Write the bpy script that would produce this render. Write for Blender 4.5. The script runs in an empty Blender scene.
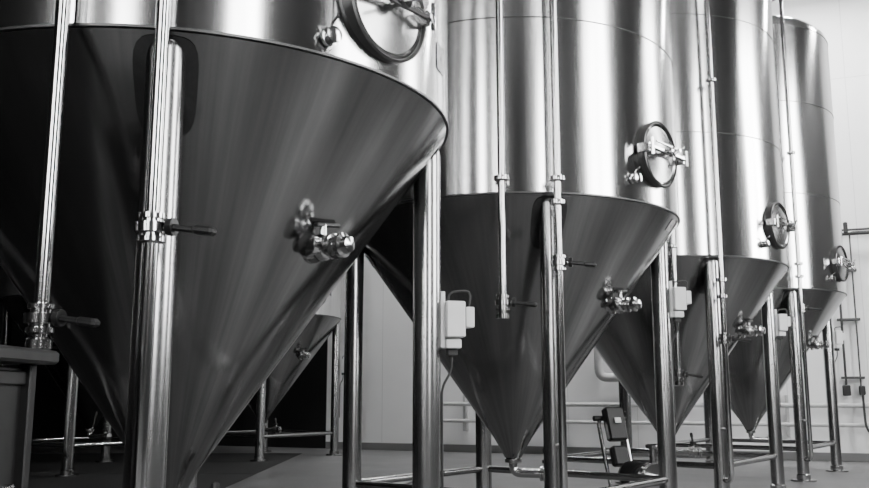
import bpy, math, random
from mathutils import Vector, Matrix
random.seed(4)
U=1.3            # tank radius in metres; all layout below is in tank radii
CH=0.79          # camera height (tank radii)
sc=bpy.context.scene

# ---------------------------------------------------------------- materials
def nt(name):
    m=bpy.data.materials.new(name); m.use_nodes=True
    n=m.node_tree; return m,n,n.nodes['Principled BSDF']
def ramp(n,src,a,b,p0=0.3,p1=0.7):
    r=n.nodes.new('ShaderNodeMapRange'); r.inputs[1].default_value=p0; r.inputs[2].default_value=p1
    r.inputs[3].default_value=a; r.inputs[4].default_value=b
    n.links.new(src,r.inputs[0]); return r.outputs[0]
def noise(n,vec,scale,detail=4,rough=.6):
    t=n.nodes.new('ShaderNodeTexNoise'); t.inputs['Scale'].default_value=scale
    t.inputs['Detail'].default_value=detail; t.inputs['Roughness'].default_value=rough
    if vec is not None: n.links.new(vec,t.inputs['Vector'])
    return t.outputs['Fac']
def mapping(n,coord,scale):
    tc=n.nodes.new('ShaderNodeTexCoord'); mp=n.nodes.new('ShaderNodeMapping')
    mp.inputs['Scale'].default_value=scale; n.links.new(tc.outputs[coord],mp.inputs['Vector'])
    return mp.outputs['Vector']
def math_(n,op,a,b):
    m=n.nodes.new('ShaderNodeMath'); m.operation=op
    for i,v in enumerate((a,b)):
        if isinstance(v,(int,float)): m.inputs[i].default_value=v
        else: n.links.new(v,m.inputs[i])
    return m.outputs[0]
def grey(n,val):
    c=n.nodes.new('ShaderNodeCombineColor')
    for i in range(3): n.links.new(val,c.inputs[i])
    return c.outputs[0]

def steel(name,c0,c1,r0,r1,scale=(90,1.6,1),coord='UV',aniso=0.0,wts=(.3,.7)):
    m,n,b=nt(name)
    v=mapping(n,coord,scale)
    f=noise(n,v,1.0,5,.6)
    v2=mapping(n,coord,(scale[0]*.15,scale[1]*.9,scale[2]))
    g=noise(n,v2,1.0,3,.5)
    mix=math_(n,'ADD',math_(n,'MULTIPLY',f,wts[0]),math_(n,'MULTIPLY',g,wts[1]))
    n.links.new(grey(n,ramp(n,mix,c0,c1)),b.inputs['Base Color'])
    n.links.new(ramp(n,mix,r1,r0),b.inputs['Roughness'])
    b.inputs['Metallic'].default_value=1
    if aniso:
        b.inputs['Anisotropic'].default_value=aniso
        b.inputs['Anisotropic Rotation'].default_value=.25
        t=n.nodes.new('ShaderNodeTangent'); t.direction_type='UV_MAP'; t.uv_map='UVMap'
        n.links.new(t.outputs[0],b.inputs['Tangent'])
    return m
def plain(name,c,r,metal=0,var=.15,scale=6):
    m,n,b=nt(name)
    v=mapping(n,'Object',(1,1,1)); f=noise(n,v,scale,5)
    n.links.new(grey(n,ramp(n,f,c*(1-var),c*(1+var))),b.inputs['Base Color'])
    b.inputs['Roughness'].default_value=r; b.inputs['Metallic'].default_value=metal
    return m
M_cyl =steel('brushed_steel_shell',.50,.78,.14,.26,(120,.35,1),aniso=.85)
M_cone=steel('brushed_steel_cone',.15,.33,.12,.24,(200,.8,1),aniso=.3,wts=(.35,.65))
M_leg =steel('brushed_steel_leg',.28,.40,.2,.28,(6,.6,1))
M_pad =steel('steel_pad',.06,.12,.2,.26,(60,.8,1))
M_pol =plain('polished_steel',.50,.16,1,.06)
M_seam=plain('weld_seam',.08,.4,1)
M_blk =plain('black_plastic',.008,.4)
M_dark=plain('dark_rubber',.02,.6)
M_white=plain('white_enclosure',.7,.4,0,.05)
M_wpipe=plain('white_pipe_jacket',.5,.5,0,.1)
M_cab =steel('cabinet_steel',.05,.11,.35,.5,(3,3,3),'Object')
M_lid=plain('manway_lid_steel',.30,.22,1,.2,4)
M_dsheet=plain('dark_sheet_black',.006,.85,0,.3,8)

def wallmat(name,c,panel):
    m,n,b=nt(name)
    v=mapping(n,'Object',(1,1,1)); f=noise(n,v,.6,5)
    base=ramp(n,f,c*.95,c*1.04)
    if panel:
        w=n.nodes.new('ShaderNodeTexBrick'); w.offset=0
        w.inputs['Color1'].default_value=w.inputs['Color2'].default_value=(1,1,1,1)
        w.inputs['Mortar'].default_value=(.8,.8,.8,1); w.inputs['Scale'].default_value=1
        w.inputs['Brick Width'].default_value=1.2; w.inputs['Row Height'].default_value=6.2
        w.inputs['Mortar Size'].default_value=.007
        v3=mapping(n,'UV',(1,1,1)); n.links.new(v3,w.inputs['Vector'])
        mx=n.nodes.new('ShaderNodeMix'); mx.data_type='RGBA'; mx.blend_type='MULTIPLY'
        mx.inputs[0].default_value=1
        n.links.new(grey(n,base),mx.inputs[6]); n.links.new(w.outputs['Color'],mx.inputs[7])
        n.links.new(mx.outputs[2],b.inputs['Base Color'])
    else: n.links.new(grey(n,base),b.inputs['Base Color'])
    b.inputs['Roughness'].default_value=.6
    return m
M_wall=wallmat('white_wall_panel',.88,True)
M_wdark=wallmat('unlit_wall',.008,False)
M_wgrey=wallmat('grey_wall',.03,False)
M_trim=wallmat('grey_trim',.2,False)
M_ceil=wallmat('ceiling_paint',.07,False)
m,n,b=nt('polished_concrete')
v=mapping(n,'Object',(1,1,1)); f=noise(n,v,.9,8,.65); g=noise(n,v,30,3)
mix=math_(n,'ADD',math_(n,'MULTIPLY',f,.75),math_(n,'MULTIPLY',g,.25))
n.links.new(grey(n,ramp(n,mix,.09,.18,.35,.65)),b.inputs['Base Color'])
n.links.new(ramp(n,f,.35,.55),b.inputs['Roughness']); M_floor=m
def emis(name,s):
    m,n,b=nt(name); b.inputs['Base Color'].default_value=(.9,.9,.9,1)
    b.inputs['Emission Color'].default_value=(1,1,1,1)
    f=noise(n,mapping(n,'Object',(1,1,1)),.8,2); n.links.new(ramp(n,f,s*.85,s*1.15),b.inputs['Emission Strength'])
    return m
M_glow=emis('panel_glow',24); M_lamp=emis('added_lamp_glow',40); M_lampw=emis('wall_fill_glow',200)
m,n,b=nt('printed_plate')
v=mapping(n,'UV',(3,14,1)); f=noise(n,v,3,2)
n.links.new(grey(n,ramp(n,f,.05,.85,.48,.55)),b.inputs['Base Color']); M_plate=m

# ---------------------------------------------------------------- geometry builder
def dirv(deg,z=0): a=math.radians(deg); return Vector((math.sin(a),-math.cos(a),z))
def basis(a):
    a=a.normalized(); h=Vector((0,0,1)) if abs(a.z)<.9 else Vector((1,0,0))
    x=h.cross(a).normalized(); y=a.cross(x); return x,y,a
class G:
    def __init__(s): s.v=[];s.f=[];s.uv=[]
    def lathe(s,o,a,prof,n=24,sx=1,sy=1):
        o=Vector(o); x,y,a=basis(Vector(a)); k=len(s.v); m=len(prof)
        L=[0]
        for i in range(1,m): L.append(L[-1]+math.hypot(prof[i][0]-prof[i-1][0],prof[i][1]-prof[i-1][1]))
        for r,h in prof:
            r=max(r,1e-4)
            for j in range(n):
                t=2*math.pi*j/n
                s.v.append(o+x*(r*sx*math.cos(t))+y*(r*sy*math.sin(t))+a*h)
        for i in range(m-1):
            for j in range(n):
                j2=(j+1)%n
                s.f.append((k+i*n+j,k+i*n+j2,k+(i+1)*n+j2,k+(i+1)*n+j))
                s.uv.append(((j/n,L[i]),((j+1)/n,L[i]),((j+1)/n,L[i+1]),(j/n,L[i+1])))
        for i,rev in ((0,True),(m-1,False)):
            if prof[i][0]>2e-3:
                idx=[k+i*n+j for j in range(n)]
                if rev: idx.reverse()
                s.f.append(tuple(idx)); s.uv.append(tuple((.5,.5) for _ in idx))
        return s
    def tube(s,p,q,r,n=16):
        p=Vector(p);q=Vector(q); return s.lathe(p,q-p,[(r,0),(r,(q-p).length)],n)
    def sweep(s,pts,r,n=12,bend=0.06):
        P=[Vector(p) for p in pts]; Q=[P[0]]
        for i in range(1,len(P)-1):
            a=(P[i-1]-P[i]); c=(P[i+1]-P[i]); d=min(bend,a.length*.49,c.length*.49)
            A=P[i]+a.normalized()*d; C=P[i]+c.normalized()*d
            for t in [0,.2,.4,.6,.8,1]:
                Q.append(A*(1-t)**2+P[i]*2*t*(1-t)+C*t*t)
        Q.append(P[-1]); k=len(s.v); x,y,_=basis(Q[1]-Q[0]); L=0
        for i,q in enumerate(Q):
            if i==0: T=(Q[1]-Q[0])
            elif i==len(Q)-1: T=Q[-1]-Q[-2]
            else: T=(Q[i+1]-Q[i-1])
            T.normalize(); x=(x-T*x.dot(T)).normalized(); y=T.cross(x)
            for j in range(n):
                t=2*math.pi*j/n; s.v.append(q+x*(r*math.cos(t))+y*(r*math.sin(t)))
        for i in range(len(Q)-1):
            d=(Q[i+1]-Q[i]).length
            for j in range(n):
                j2=(j+1)%n; s.f.append((k+i*n+j,k+i*n+j2,k+(i+1)*n+j2,k+(i+1)*n+j))
                s.uv.append(((j/n,L),((j+1)/n,L),((j+1)/n,L+d),(j/n,L+d)))
            L+=d
        for i,rev in ((0,True),(len(Q)-1,False)):
            idx=[k+i*n+j for j in range(n)]
            if rev: idx.reverse()
            s.f.append(tuple(idx)); s.uv.append(tuple((.5,.5) for _ in idx))
        return s
    def box(s,c,size,x=(1,0,0),y=(0,1,0),bev=0.0,taper=1):
        c=Vector(c); x=Vector(x).normalized(); y=Vector(y); y=(y-x*y.dot(x)).normalized(); z=x.cross(y)
        a,b_,h=[q/2 for q in size]; bev=min(bev,a*.8,b_*.8,h*.8); k=len(s.v)
        def ring(aa,bb,zz,cv):
            R=[(-aa+cv,-bb),(aa-cv,-bb),(aa,-bb+cv),(aa,bb-cv),(aa-cv,bb),(-aa+cv,bb),(-aa,bb-cv),(-aa,-bb+cv)]
            for u,w in R: s.v.append(c+x*u+y*w+z*zz)
        e=max(bev,1e-4)
        ring(a-e,b_-e,-h,e*.5);ring(a,b_,-h+e,e);ring(a*taper,b_*taper,h-e,e);ring(a*taper-e,b_*taper-e,h,e*.5)
        for i in range(3):
            for j in range(8):
                j2=(j+1)%8; s.f.append((k+i*8+j,k+i*8+j2,k+i*8+8+j2,k+i*8+8+j)); s.uv.append(((j/8,i/3),((j+1)/8,i/3),((j+1)/8,(i+1)/3),(j/8,(i+1)/3)))
        s.f.append(tuple(k+j for j in reversed(range(8)))); s.uv.append(tuple((.5,.5) for _ in range(8)))
        s.f.append(tuple(k+24+j for j in range(8)))
        s.uv.append(((.1,0),(.9,0),(1,.1),(1,.9),(.9,1),(.1,1),(0,.9),(0,.1)))
        return s
    def patch(s,fn,nr=6,n=40,p=4):
        """superellipse patch mapped by fn(u,v), u,v in -1..1"""
        k=len(s.v); s.v.append(Vector(fn(0,0)))
        for i in range(1,nr+1):
            for j in range(n):
                t=2*math.pi*j/n; c,d=math.cos(t),math.sin(t)
                rr=(abs(c)**p+abs(d)**p)**(-1/p)*i/nr
                s.v.append(Vector(fn(c*rr,d*rr)))
        for j in range(n):
            s.f.append((k,k+1+j,k+1+(j+1)%n)); s.uv.append(((.5,.5),)*3)
        for i in range(nr-1):
            for j in range(n):
                j2=(j+1)%n;a=k+1+i*n
                s.f.append((a+j,a+n+j,a+n+j2,a+j2)); s.uv.append(((j/n,i/nr),(j/n,(i+1)/nr),((j+1)/n,(i+1)/nr),((j+1)/n,i/nr)))
        return s
    def done(s,name,mat,parent=None,loc=(0,0,0),ang=30):
        me=bpy.data.meshes.new(name); me.from_pydata([tuple(v*U) for v in s.v],[],s.f)
        uvl=me.uv_layers.new(name='UVMap'); i=0
        for fu in s.uv:
            for q in fu: uvl.data[i].uv=q; i+=1
        me.polygons.foreach_set('use_smooth',[True]*len(me.polygons))
        me.set_sharp_from_angle(angle=math.radians(ang)); me.materials.append(mat); me.update()
        ob=bpy.data.objects.new(name,me); sc.collection.objects.link(ob); ob.location=Vector(loc)*U
        if parent: ob.parent=parent
        return ob
def empty(name,loc,rz=0):
    e=bpy.data.objects.new(name,None); e.location=Vector(loc)*U; e.rotation_euler=(0,0,rz)
    e.empty_display_size=.2; sc.collection.objects.link(e); return e

def clamp_at(g,p,a,r):     # tri-clamp ferrule
    g.lathe(Vector(p)-Vector(a).normalized()*.016,a,[(r,0),(r*1.75,.006),(r*1.75,.026),(r,.032)],20)
    x,y,_=basis(Vector(a)); g.tube(Vector(p)+x*r*1.6,Vector(p)+x*r*2.6,r*.25,8)

def butterfly(st,bk,p,a,hd,r,L=.15):
    """valve body on pipe axis a at p, lever going to hd"""
    p=Vector(p); a=Vector(a).normalized(); hd=Vector(hd).normalized()
    st.lathe(p-a*.04,a,[(r,0),(r*1.7,.004),(r*1.7,.016),(r*1.3,.018),(r*1.3,.026),(r*2.0,.028),(r*2.0,.052),(r*1.3,.054),(r*1.3,.062),(r*1.7,.064),(r*1.7,.076),(r,.08)],20)
    st.tube(p,p+hd*(r*3.0),r*.5,12)
    side=a.cross(hd)
    b0=p+hd*(r*2.6)
    hh=(hd-a*.14).normalized()
    bk.lathe(b0-hd*.006,hd,[(r*1.1,0),(r*1.1,r*.8)],12)
    bk.box(b0+hh*(L*.35),(L*.8,.024,.016),hh,side,.004)
    bk.box(b0+hh*(L*.8),(L*.5,.036,.022),hh,side,.007)

ZR=CH+1.00; ZA=CH-.33; ZT=ZR+2.66
def cone_r(z): return .055+(1-.055)*(z-ZA)/(ZR-ZA)

def tank(x,y,leg=9,pa=-7,za=.45,zb=.5,bz=.4,man=48,manz=1.28,valve=54,vz=.49,plate=False,label=False,ha=75,coup=True,ms=1.0):
    T=empty('fermentation_tank',(x,y,0))
    g=G(); 
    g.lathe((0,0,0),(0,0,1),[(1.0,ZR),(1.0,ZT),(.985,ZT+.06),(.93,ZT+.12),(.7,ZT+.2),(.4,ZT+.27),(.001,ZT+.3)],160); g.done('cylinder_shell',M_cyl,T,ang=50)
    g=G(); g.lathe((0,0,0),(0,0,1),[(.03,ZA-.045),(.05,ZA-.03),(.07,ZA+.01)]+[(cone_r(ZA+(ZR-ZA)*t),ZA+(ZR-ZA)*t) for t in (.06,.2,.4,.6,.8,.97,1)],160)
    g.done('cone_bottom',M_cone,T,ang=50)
    g=G()
    g.lathe((0,0,0),(0,0,1),[(.995,ZR-.008),(1.004,ZR-.005),(1.004,ZR+.002),(.998,ZR+.005)],160)
    for z in (ZR+.93,ZR+1.86,ZT):
        g.lathe((0,0,0),(0,0,1),[(.998,z-.004),(1.003,z-.002),(1.003,z+.002),(.998,z+.004)],160)
    g.done('weld_seams',M_seam,T)
    R=.94
    for i in range(4):
        d=dirv(leg+90*i); g=G(); rl=.054
        g.lathe(d*R,(0,0,1),[(rl,.012),(rl,ZR-.05),(rl*.93,ZR-.03),(rl*.7,ZR-.012),(rl*.3,ZR-.004),(.001,ZR-.002)],28)
        g.lathe(d*R,(0,0,1),[(.11,0),(.11,.014),(.10,.018)],28)
        g.lathe(d*R,(0,0,1),[(rl*1.15,.018),(rl*1.15,.06),(rl,.066)],28)
        g.done('leg_%d'%(i+1),M_leg,T)
        g=G(); ph=leg+90*i
        def fn(u,v,ph=ph):
            z=ZR-.14+v*.12; r=cone_r(z)+.006; return dirv(ph+u*5.5)*r+Vector((0,0,z))
        g.patch(fn); g.done('leg_pad_%d'%(i+1),M_pad,T)
    g=G()
    for i in range(4):
        a=dirv(leg+90*i)*R; b_=dirv(leg+90*(i+1))*R; zz=.29
        g.tube(a+Vector((0,0,zz)),b_+Vector((0,0,zz)),.022,14)
    g.done('leg_braces',M_leg,T)
    # pipes
    st=G(); bk=G()
    d=dirv(pa); p=d*1.055; zbot=CH+za
    st.sweep([p+Vector((0,0,zbot)),p+Vector((0,0,ZT+.22)),d*.6+Vector((0,0,ZT+.3))],.019,14,.08)
    if coup:
        for z in (CH+1.06,CH+2.4): clamp_at(st,p+Vector((0,0,z)),(0,0,1),.022)
    for z in (ZR+1.5,ZR+2.5): st.tube(d*.99+Vector((0,0,z)),p+Vector((0,0,z)),.008,8)
    butterfly(st,bk,p+Vector((0,0,zbot-.03)),(0,0,1),dirv(ha),.02,.11)
    st.lathe(p+Vector((0,0,zbot-.11)),(0,0,1),[(.026,0),(.032,.004),(.032,.026),(.02,.034),(.02,.05)],16)
    d=dirv(leg); p=d*1.09
    st.sweep([d*.97+Vector((0,0,.2)),p+Vector((0,0,.2)),p+Vector((0,0,ZT+.25)),d*.55+Vector((0,0,ZT+.34))],.019,14,.06)
    if coup:
        for z in (CH+zb+.42,CH+zb+.3): clamp_at(st,p+Vector((0,0,z)),(0,0,1),.022)
    clamp_at(st,p+Vector((0,0,CH+2.3)),(0,0,1),.022)
    for z in (.55,): st.tube(d*.96+Vector((0,0,z)),p+Vector((0,0,z)),.01,8)
    butterfly(st,bk,p+Vector((0,0,CH+zb)),(0,0,1),dirv(ha),.021,.12)
    st.done('process_pipes',M_pol,T); bk.done('valve_levers',M_blk,T)
    # manway
    nrm=dirv(man); c=nrm*.985+Vector((0,0,CH+manz)); w,up,_=basis(nrm)
    g=G(); g.lathe(c,nrm,[(.178,0),(.178,.03),(.183,.034),(.183,.042),(.176,.046),(.172,.035)],56); g.done('manway_frame',M_seam,T)
    g=G(); g.lathe(c,nrm,[(.175,.0),(.175,.03),(.162,.042),(.152,.036),(.10,.044),(.05,.05),(.001,.052)],56); g.done('manway_lid',M_lid,T)
    g=G()
    f=c+nrm*.085
    g.box(f,(.38*ms,.022,.024),w,nrm,.005)
    g.box(f+up*.04,(.26*ms,.01,.01),w,nrm,.003)
    for sgn in (-1,1):
        q=.19*ms
        g.box(c+w*(q*sgn)+nrm*.045,(.022,.07,.05),w,nrm,.004)
        g.tube(f+w*(q*sgn)+nrm*.012-up*.045,f+w*(q*sgn)+nrm*.012+up*.045,.008,8)
    g.tube(c+nrm*.05,f+nrm*.07,.011,12)
    g.lathe(f+nrm*.015,nrm,[(.022,0),(.026,.008),(.026,.02),(.016,.026)],14)
    g.tube(f+nrm*.06-w*.06-up*.03,f+nrm*.06+w*.06+up*.03,.007,8)
    g.done('manway_clamp',M_pol,T)
    d=dirv(man-13); c=d*.99+Vector((0,0,CH+manz-.17)); k=.7
    g=G(); g.lathe(c,d,[(a_*k,b_*k) for a_,b_ in [(.018,0),(.018,.02),(.04,.024),(.04,.042),(.026,.046),(.026,.06),(.036,.064),(.036,.078),(.012,.085)]],20)
    g.sweep([c+d*.035,c+d*.035+Vector((0,0,.04)),c+d*.07+Vector((0,0,.055))],.005,8,.02)
    g.done('sample_port',M_pol,T)
    # racking valve on cone
    ph=valve; z=CH+vz; r=cone_r(z); d=dirv(ph); c=d*(r-.01)+Vector((0,0,z))
    st=G(); bk=G(); k=.85
    st.lathe(c,d,[(a_*k,b_*k) for a_,b_ in [(.032,0),(.032,.02),(.058,.026),(.058,.046),(.034,.052),(.042,.062),(.052,.078),(.054,.098),(.046,.118),(.034,.126),
                  (.034,.134),(.05,.14),(.05,.155),(.03,.16),(.03,.175),(.046,.18),(.048,.2),(.034,.208),(.03,.23),(.001,.236)]],28)
    st.tube(c+d*.08,c+d*.08+Vector((0,0,.075)),.012,12)
    side=dirv(ph-90)
    st.lathe(c+d*.08+side*.015,side,[(.028,0),(.028,.04),(.038,.044),(.038,.064),(.018,.07)],20)
    bk.box(c+d*.08+Vector((0,0,.078))-side*.02,(.12,.022,.014),side*1+Vector((0,0,-.12)),d,.004)
    st.box(c+d*.03+Vector((0,0,.085)),(.1,.014,.01),side,d,.003)
    st.done('racking_valve',M_pol,T); bk.done('racking_lever',M_blk,T)
    # bottom outlet
    st=G(); bk=G(); od=dirv(70)
    st.sweep([(0,0,ZA-.03),(0,0,ZA-.12),od*.2+Vector((0,0,ZA-.12))],.026,14,.06)
    clamp_at(st,(0,0,ZA-.05),(0,0,1),.028)
    butterfly(st,bk,od*.2+Vector((0,0,ZA-.12)),od,(0,0,1),.025,.08)
    st.lathe(od*.24+Vector((0,0,ZA-.12)),od,[(.03,0),(.042,.004),(.042,.02),(.001,.03)],16)
    st.done('bottom_outlet',M_pol,T); bk.done('outlet_lever',M_blk,T)
    # control box on right leg
    d=dirv(leg+90); base=d*R+Vector((0,0,CH+bz)); out=dirv(leg+35)
    g=G(); g.box(base+d*.105,(.075,.12,.14),d,out,.004)
    g.box(base+d*.1+Vector((0,0,-.095)),(.06,.085,.035),d,out,.003)
    g.box(base+d*.165+Vector((0,0,.01)),(.04,.07,.08),d,out,.003)
    g.box(base+d*.06,(.018,.05,.22),d,out,.002)
    g.done('temperature_control_box',M_white,T)
    g=G(); 
    g.sweep([base+d*.17+Vector((0,0,.05)),base+d*.18+Vector((0,0,.12)),base+d*.09+Vector((0,0,.11)),base+d*.085+Vector((0,0,.06))],.005,8,.05)
    g.sweep([base+d*.1+Vector((0,0,-.11)),base+d*.1+Vector((0,0,-.2)),base+d*.06+Vector((0,0,-.26)),base+d*.062+Vector((0,0,-.7))],.005,8,.05)
    g.box(base+d*.1+Vector((0,0,-.125)),(.04,.04,.03),d,out,.003)
    g.box(base+d*.1445+Vector((0,0,.01)),(.006,.1,.1),d,out,.001)
    g.done('control_cables',M_dark,T)
    if plate:
        g=G()
        def fp(u,v): return dirv(76+u*3)*1.003+Vector((0,0,CH+1.19+v*.05))
        g.patch(fp,p=14); g.done('data_plate',M_plate,T)
    if label:
        g=G()
        def fq(u,v): zz=ZR-.06+v*.03; return dirv(66+u*3)*(cone_r(zz)+.004)+Vector((0,0,zz))
        g.patch(fq,p=14); g.done('cone_label',M_plate,T)
    return T

tank(-.95,3.33,leg=12,pa=-2.5,za=.22,zb=.42,bz=.29,man=52,manz=1.22,valve=56,vz=.48,plate=True,coup=False,ms=.8)
tank(.46,5.40,leg=7.5,za=.47,zb=.63,bz=.58,label=True)
tank(1.89,7.47,leg=8.5,za=.17,zb=.39,bz=.6,pa=-9)
tank(3.27,9.50,leg=9,za=.7,zb=.8,bz=.6)
tank(-2.25,12.0,leg=9,za=.5,zb=.6)
tank(-3.75,10.0,leg=9,za=.5,zb=.6)
tank(-5.1,7.95,leg=9,za=.5,zb=.6)

# ---------------------------------------------------------------- room
O=Vector((5.1,11.0,0)); th=math.radians(-22)
e=Vector((math.cos(th),math.sin(th),0)); mm=Vector((math.sin(th),-math.cos(th),0))
E0,E1,D,H=-14.5,2.6,18.0,6.6
def rp(a,t,z=0): return O+e*a+mm*t+Vector((0,0,z))
def slab(name,p0,p1,zlo,zhi,nrm,mat,thk=.15):
    g=G(); o=-nrm*thk; P=[p0,p1,p1+o,p0+o]
    for q in P: g.v.append(Vector((q.x,q.y,zlo)))
    for q in P: g.v.append(Vector((q.x,q.y,zhi)))
    L=(p1-p0).length*U
    for f in ((0,1,5,4),(1,2,6,5),(2,3,7,6),(3,0,4,7),(4,5,6,7),(3,2,1,0)):
        g.f.append(f); g.uv.append(((0,zlo*U),(L,zlo*U),(L,zhi*U),(0,zhi*U)))
    return g.done(name,mat,ang=1)
EB=-7.25
slab('wall_back',rp(EB,0),rp(E1,0),0,H,mm,M_wall)
slab('wall_back_dark',rp(E0,0),rp(EB,0),0,H,mm,M_wdark)  # same back wall, coloured dark to stand for the unlit left bay
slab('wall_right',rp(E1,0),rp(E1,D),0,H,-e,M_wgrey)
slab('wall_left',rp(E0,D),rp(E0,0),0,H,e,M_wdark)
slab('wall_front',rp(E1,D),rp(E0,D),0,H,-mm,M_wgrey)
def horiz(name,z,mat,thk,up):
    g=G(); c=[rp(E0-.2,-.2),rp(E1+.2,-.2),rp(E1+.2,D+.2),rp(E0-.2,D+.2)]
    z0,z1=(z-thk,z) if up else (z,z+thk)
    for zz in (z0,z1):
        for q in c: g.v.append(Vector((q.x,q.y,zz)))
    for f in ((0,1,5,4),(1,2,6,5),(2,3,7,6),(3,0,4,7),(4,5,6,7),(3,2,1,0)):
        g.f.append(f); g.uv.append(((0,0),(1,0),(1,1),(0,1)))
    g.done(name,mat,ang=1)
horiz('floor',0,M_floor,.15,True); horiz('ceiling',H,M_ceil,.15,False)
g=G(); g.box((rp(EB,.012)+rp(E1,.012))/2+Vector((0,0,.05)),((E1-EB)-.02,.02,.1),e,mm,.004); g.done('baseboard_back',M_trim)
# black sheet added over the left floor to darken the cone reflections
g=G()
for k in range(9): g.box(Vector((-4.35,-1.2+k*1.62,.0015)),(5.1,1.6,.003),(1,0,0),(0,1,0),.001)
g.done('added_dark_sheet',M_dsheet)

wi=0
def glow_panel(p,along,nrm,w,h,zc):  # glowing panel, added out of view to streak the steel with highlights
    global wi; wi+=1
    W=empty('glow_panel_%d'%wi,(0,0,0)); c=Vector((p.x,p.y,zc))+nrm*.02
    g=G(); g.box(c,(w,.02,h),along,nrm,.001); g.done('glow_face',M_glow,W)
    g=G(); c2=c+nrm*.02
    for s_ in (-1,1):
        g.box(c2+along*(s_*(w/2+.03)),(.07,.06,h+.13),along,nrm,.005)
        g.box(c2+Vector((0,0,s_*(h/2+.03))),(w+.13,.06,.07),along,nrm,.005)
    for k in range(1,3):
        g.box(c2+Vector((0,0,-h/2+h*k/3)),(w,.03,.03),along,nrm,.004)
    g.box(c2,(.035,.03,h),along,nrm,.004)
    g.done('frame',M_trim,W)
for t in (4.0,8.5,13): glow_panel(rp(E1,t),mm,-e,1.4,3.4,3.6)
for a in (-.4,-3.0): glow_panel(rp(a,D),e,-mm,1.0,3.2,4.1)

for a,t in ((-4.2,1.1),(-2.3,1.1),(-.4,1.1),(1.4,1.1),(.9,6.5),(.4,10.5)):  # lamps added overhead; the row by the back wall brightens it
    L=empty('added_lamp',tuple(rp(a,t,0)))
    g=G(); g.lathe((0,0,H-.75),(0,0,1),[(.26,0),(.28,.02),(.2,.16),(.09,.24),(.07,.36),(.001,.37)],28)
    g.tube((0,0,H-.4),(0,0,H-.004),.012,8); g.done('reflector_housing',M_pad,L)
    g=G(); g.lathe((0,0,H-.765),(0,0,1),[(.001,0),(.24,.0),(.24,.012),(.001,.014)],28); g.done('diffuser',M_lampw if t<2 else M_lamp,L)

# ---------------------------------------------------------------- wall services
g=G()
for zz,r in ((CH-.13,.03),(CH-.36,.025)):
    g.sweep([rp(-5.6,.14,zz),rp(E1-.3,.14,zz)],r,14)
for a in (-5,-3.6,-2.2,-.8,.6,2.0):
    g.box(rp(a,.07,CH-.25),(.04,.14,.5),e,mm,.004)
g.done('service_pipe_run',M_wpipe)
g=G()
g.sweep([rp(-3.1,.12,CH+.75),rp(-3.1,.12,CH+.22),rp(-2.6,.12,CH+.22),rp(-2.6,.12,CH-.05)],.06,16,.12)
g.done('insulated_pipe',M_wpipe)
W=empty('utility_drop',(0,0,0)); st=G(); bk=G()
a0=-.12
st.sweep([rp(a0,.1,CH+.02),rp(a0,.1,CH+2.0),rp(a0+.6,.1,CH+2.0)],.014,10,.05)
st.sweep([rp(a0+.16,.1,CH+.02),rp(a0+.16,.1,CH+1.97),rp(a0+.6,.1,CH+1.97)],.01,10,.05)
st.sweep([rp(a0-.25,.1,CH+1.95),rp(a0+.6,.1,CH+1.95)],.02,10,.05)
for zz in (.2,.9,1.5): st.box(rp(a0+.08,.06,CH+zz),(.26,.1,.03),e,mm,.004)
st.done('conduit',M_seam,W)
bk.box(rp(a0,.09,CH+.05),(.09,.09,.13),e,mm,.01); bk.box(rp(a0+.17,.09,CH+.05),(.07,.09,.11),e,mm,.01)
bk.box(rp(a0-.18,.14,CH+2.02),(.06,.05,.12),e,mm,.01); bk.box(rp(a0+.12,.14,CH+2.02),(.05,.05,.14),e,mm,.01)
bk.sweep([rp(a0+.17,.13,CH+.02),rp(a0+.17,.25,CH-.4),rp(a0+.3,.25,CH-.55),rp(a0+.45,.25,CH-.35)],.014,10,.12)
bk.done('junction_boxes',M_blk,W)

# ---------------------------------------------------------------- pump cart
C=empty('pump_cart',(1.38,6.35,0),math.radians(20))
st=G(); bk=G()
st.sweep([(-.13,-.2,.1),(-.13,.18,.1),(.13,.18,.1),(.13,-.2,.1)],.014,10,.05)
st.sweep([(-.1,.15,.1),(-.1,.32,.62),(.1,.32,.62),(.1,.15,.1)],.014,10,.06)
st.box((0,0,.115),(.26,.36,.015),bev=.004)
st.lathe((0,-.25,.24),(0,1,0),[(.1,0),(.11,.01),(.11,.06),(.05,.08),(.05,.1)],24)
st.tube((0,-.22,.3),(0,-.22,.46),.026,14); clamp_at(st,(0,-.22,.45),(0,0,1),.028)
st.tube((0,-.25,.24),(0,-.36,.24),.03,14)
st.done('frame_and_pump',M_pol,C)
bk.lathe((0,-.14,.24),(0,1,0),[(.06,0),(.09,.01),(.09,.22),(.08,.24),(.001,.25)],20)
for k in range(8): bk.lathe((0,-.11+k*.022,.24),(0,1,0),[(.098,0),(.098,.006)],20)
bk.box((0,.25,.58),(.15,.07,.24),(1,0,0),(0,1,-.32),.012)
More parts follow.
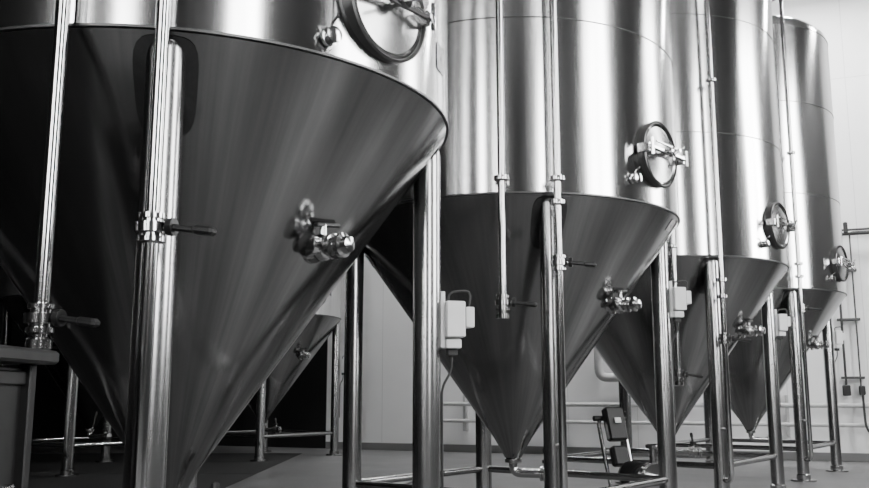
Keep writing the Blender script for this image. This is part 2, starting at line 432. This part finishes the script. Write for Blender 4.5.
bk.box((0,.20,.36),(.12,.07,.14),(1,0,0),(0,1,-.32),.012)
for sx in (-1,1): bk.lathe((sx*.14,.12,.075),(sx,0,0),[(.03,0),(.075,.002),(.075,.035),(.03,.04)],24)
for sx in (-1,1): bk.lathe((sx*.1,-.17,.045),(sx,0,0),[(.02,0),(.045,.002),(.045,.02),(.02,.024)],16)
bk.tube((-.13,.32,.62),(.13,.32,.62),.02,10)
bk.done('motor_and_wheels',M_blk,C)
g=G(); g.box((0,.207,.61),(.05,.01,.04),(1,0,0),(0,1,-.32),.003); g.done('display_panel',M_white,C)
g=G(); g.sweep([(1.3,5.98,.24),(1.1,5.95,.05),(.2,6.9,.028),(-.4,7.6,.028),(-.2,8.6,.028)],.026,12,.25); g.done('transfer_hose',M_wpipe)

# ---------------------------------------------------------------- steel cabinet at left
K=empty('steel_cabinet',(-1.10,1.86,0))
zt=CH+.095; g=G()
g.box((0,0,zt-.015),(.54,.30,.03),bev=.006)
for sx in (-1,1):
    for sy in (-1,1): g.box((sx*.215,sy*.115,(zt-.03)/2),(.03,.03,zt-.03),bev=.003)
for zz in (.1,.48,zt-.06): g.box((0,0,zz),(.44,.24,.03),bev=.003)
g.done('frame',M_cab,K)
g=G(); g.box((0,0,(zt-.03+.1)/2),(.42,.22,zt-.14),bev=.004); g.done('panels',M_cab,K)
g=G()
g.tube((.224,-.06,.6),(.224,.06,.6),.008,8)
for yy in (-.06,.06): g.tube((.205,yy,.6),(.224,yy,.6),.007,8)
g.done('handle',M_pol,K)

# ---------------------------------------------------------------- world + camera
w=bpy.data.worlds.new('World'); sc.world=w; w.use_nodes=True
w.node_tree.nodes['Background'].inputs[0].default_value=(.5,.5,.5,1); w.node_tree.nodes['Background'].inputs[1].default_value=.1
cd=bpy.data.cameras.new('camera'); cam=bpy.data.objects.new('camera',cd); sc.collection.objects.link(cam)
cam.location=(0,0,CH*U); cam.rotation_euler=(math.radians(90+9.5),0,0)
cd.sensor_width=36; cd.lens=36*900/869; cd.clip_end=200; sc.camera=cam
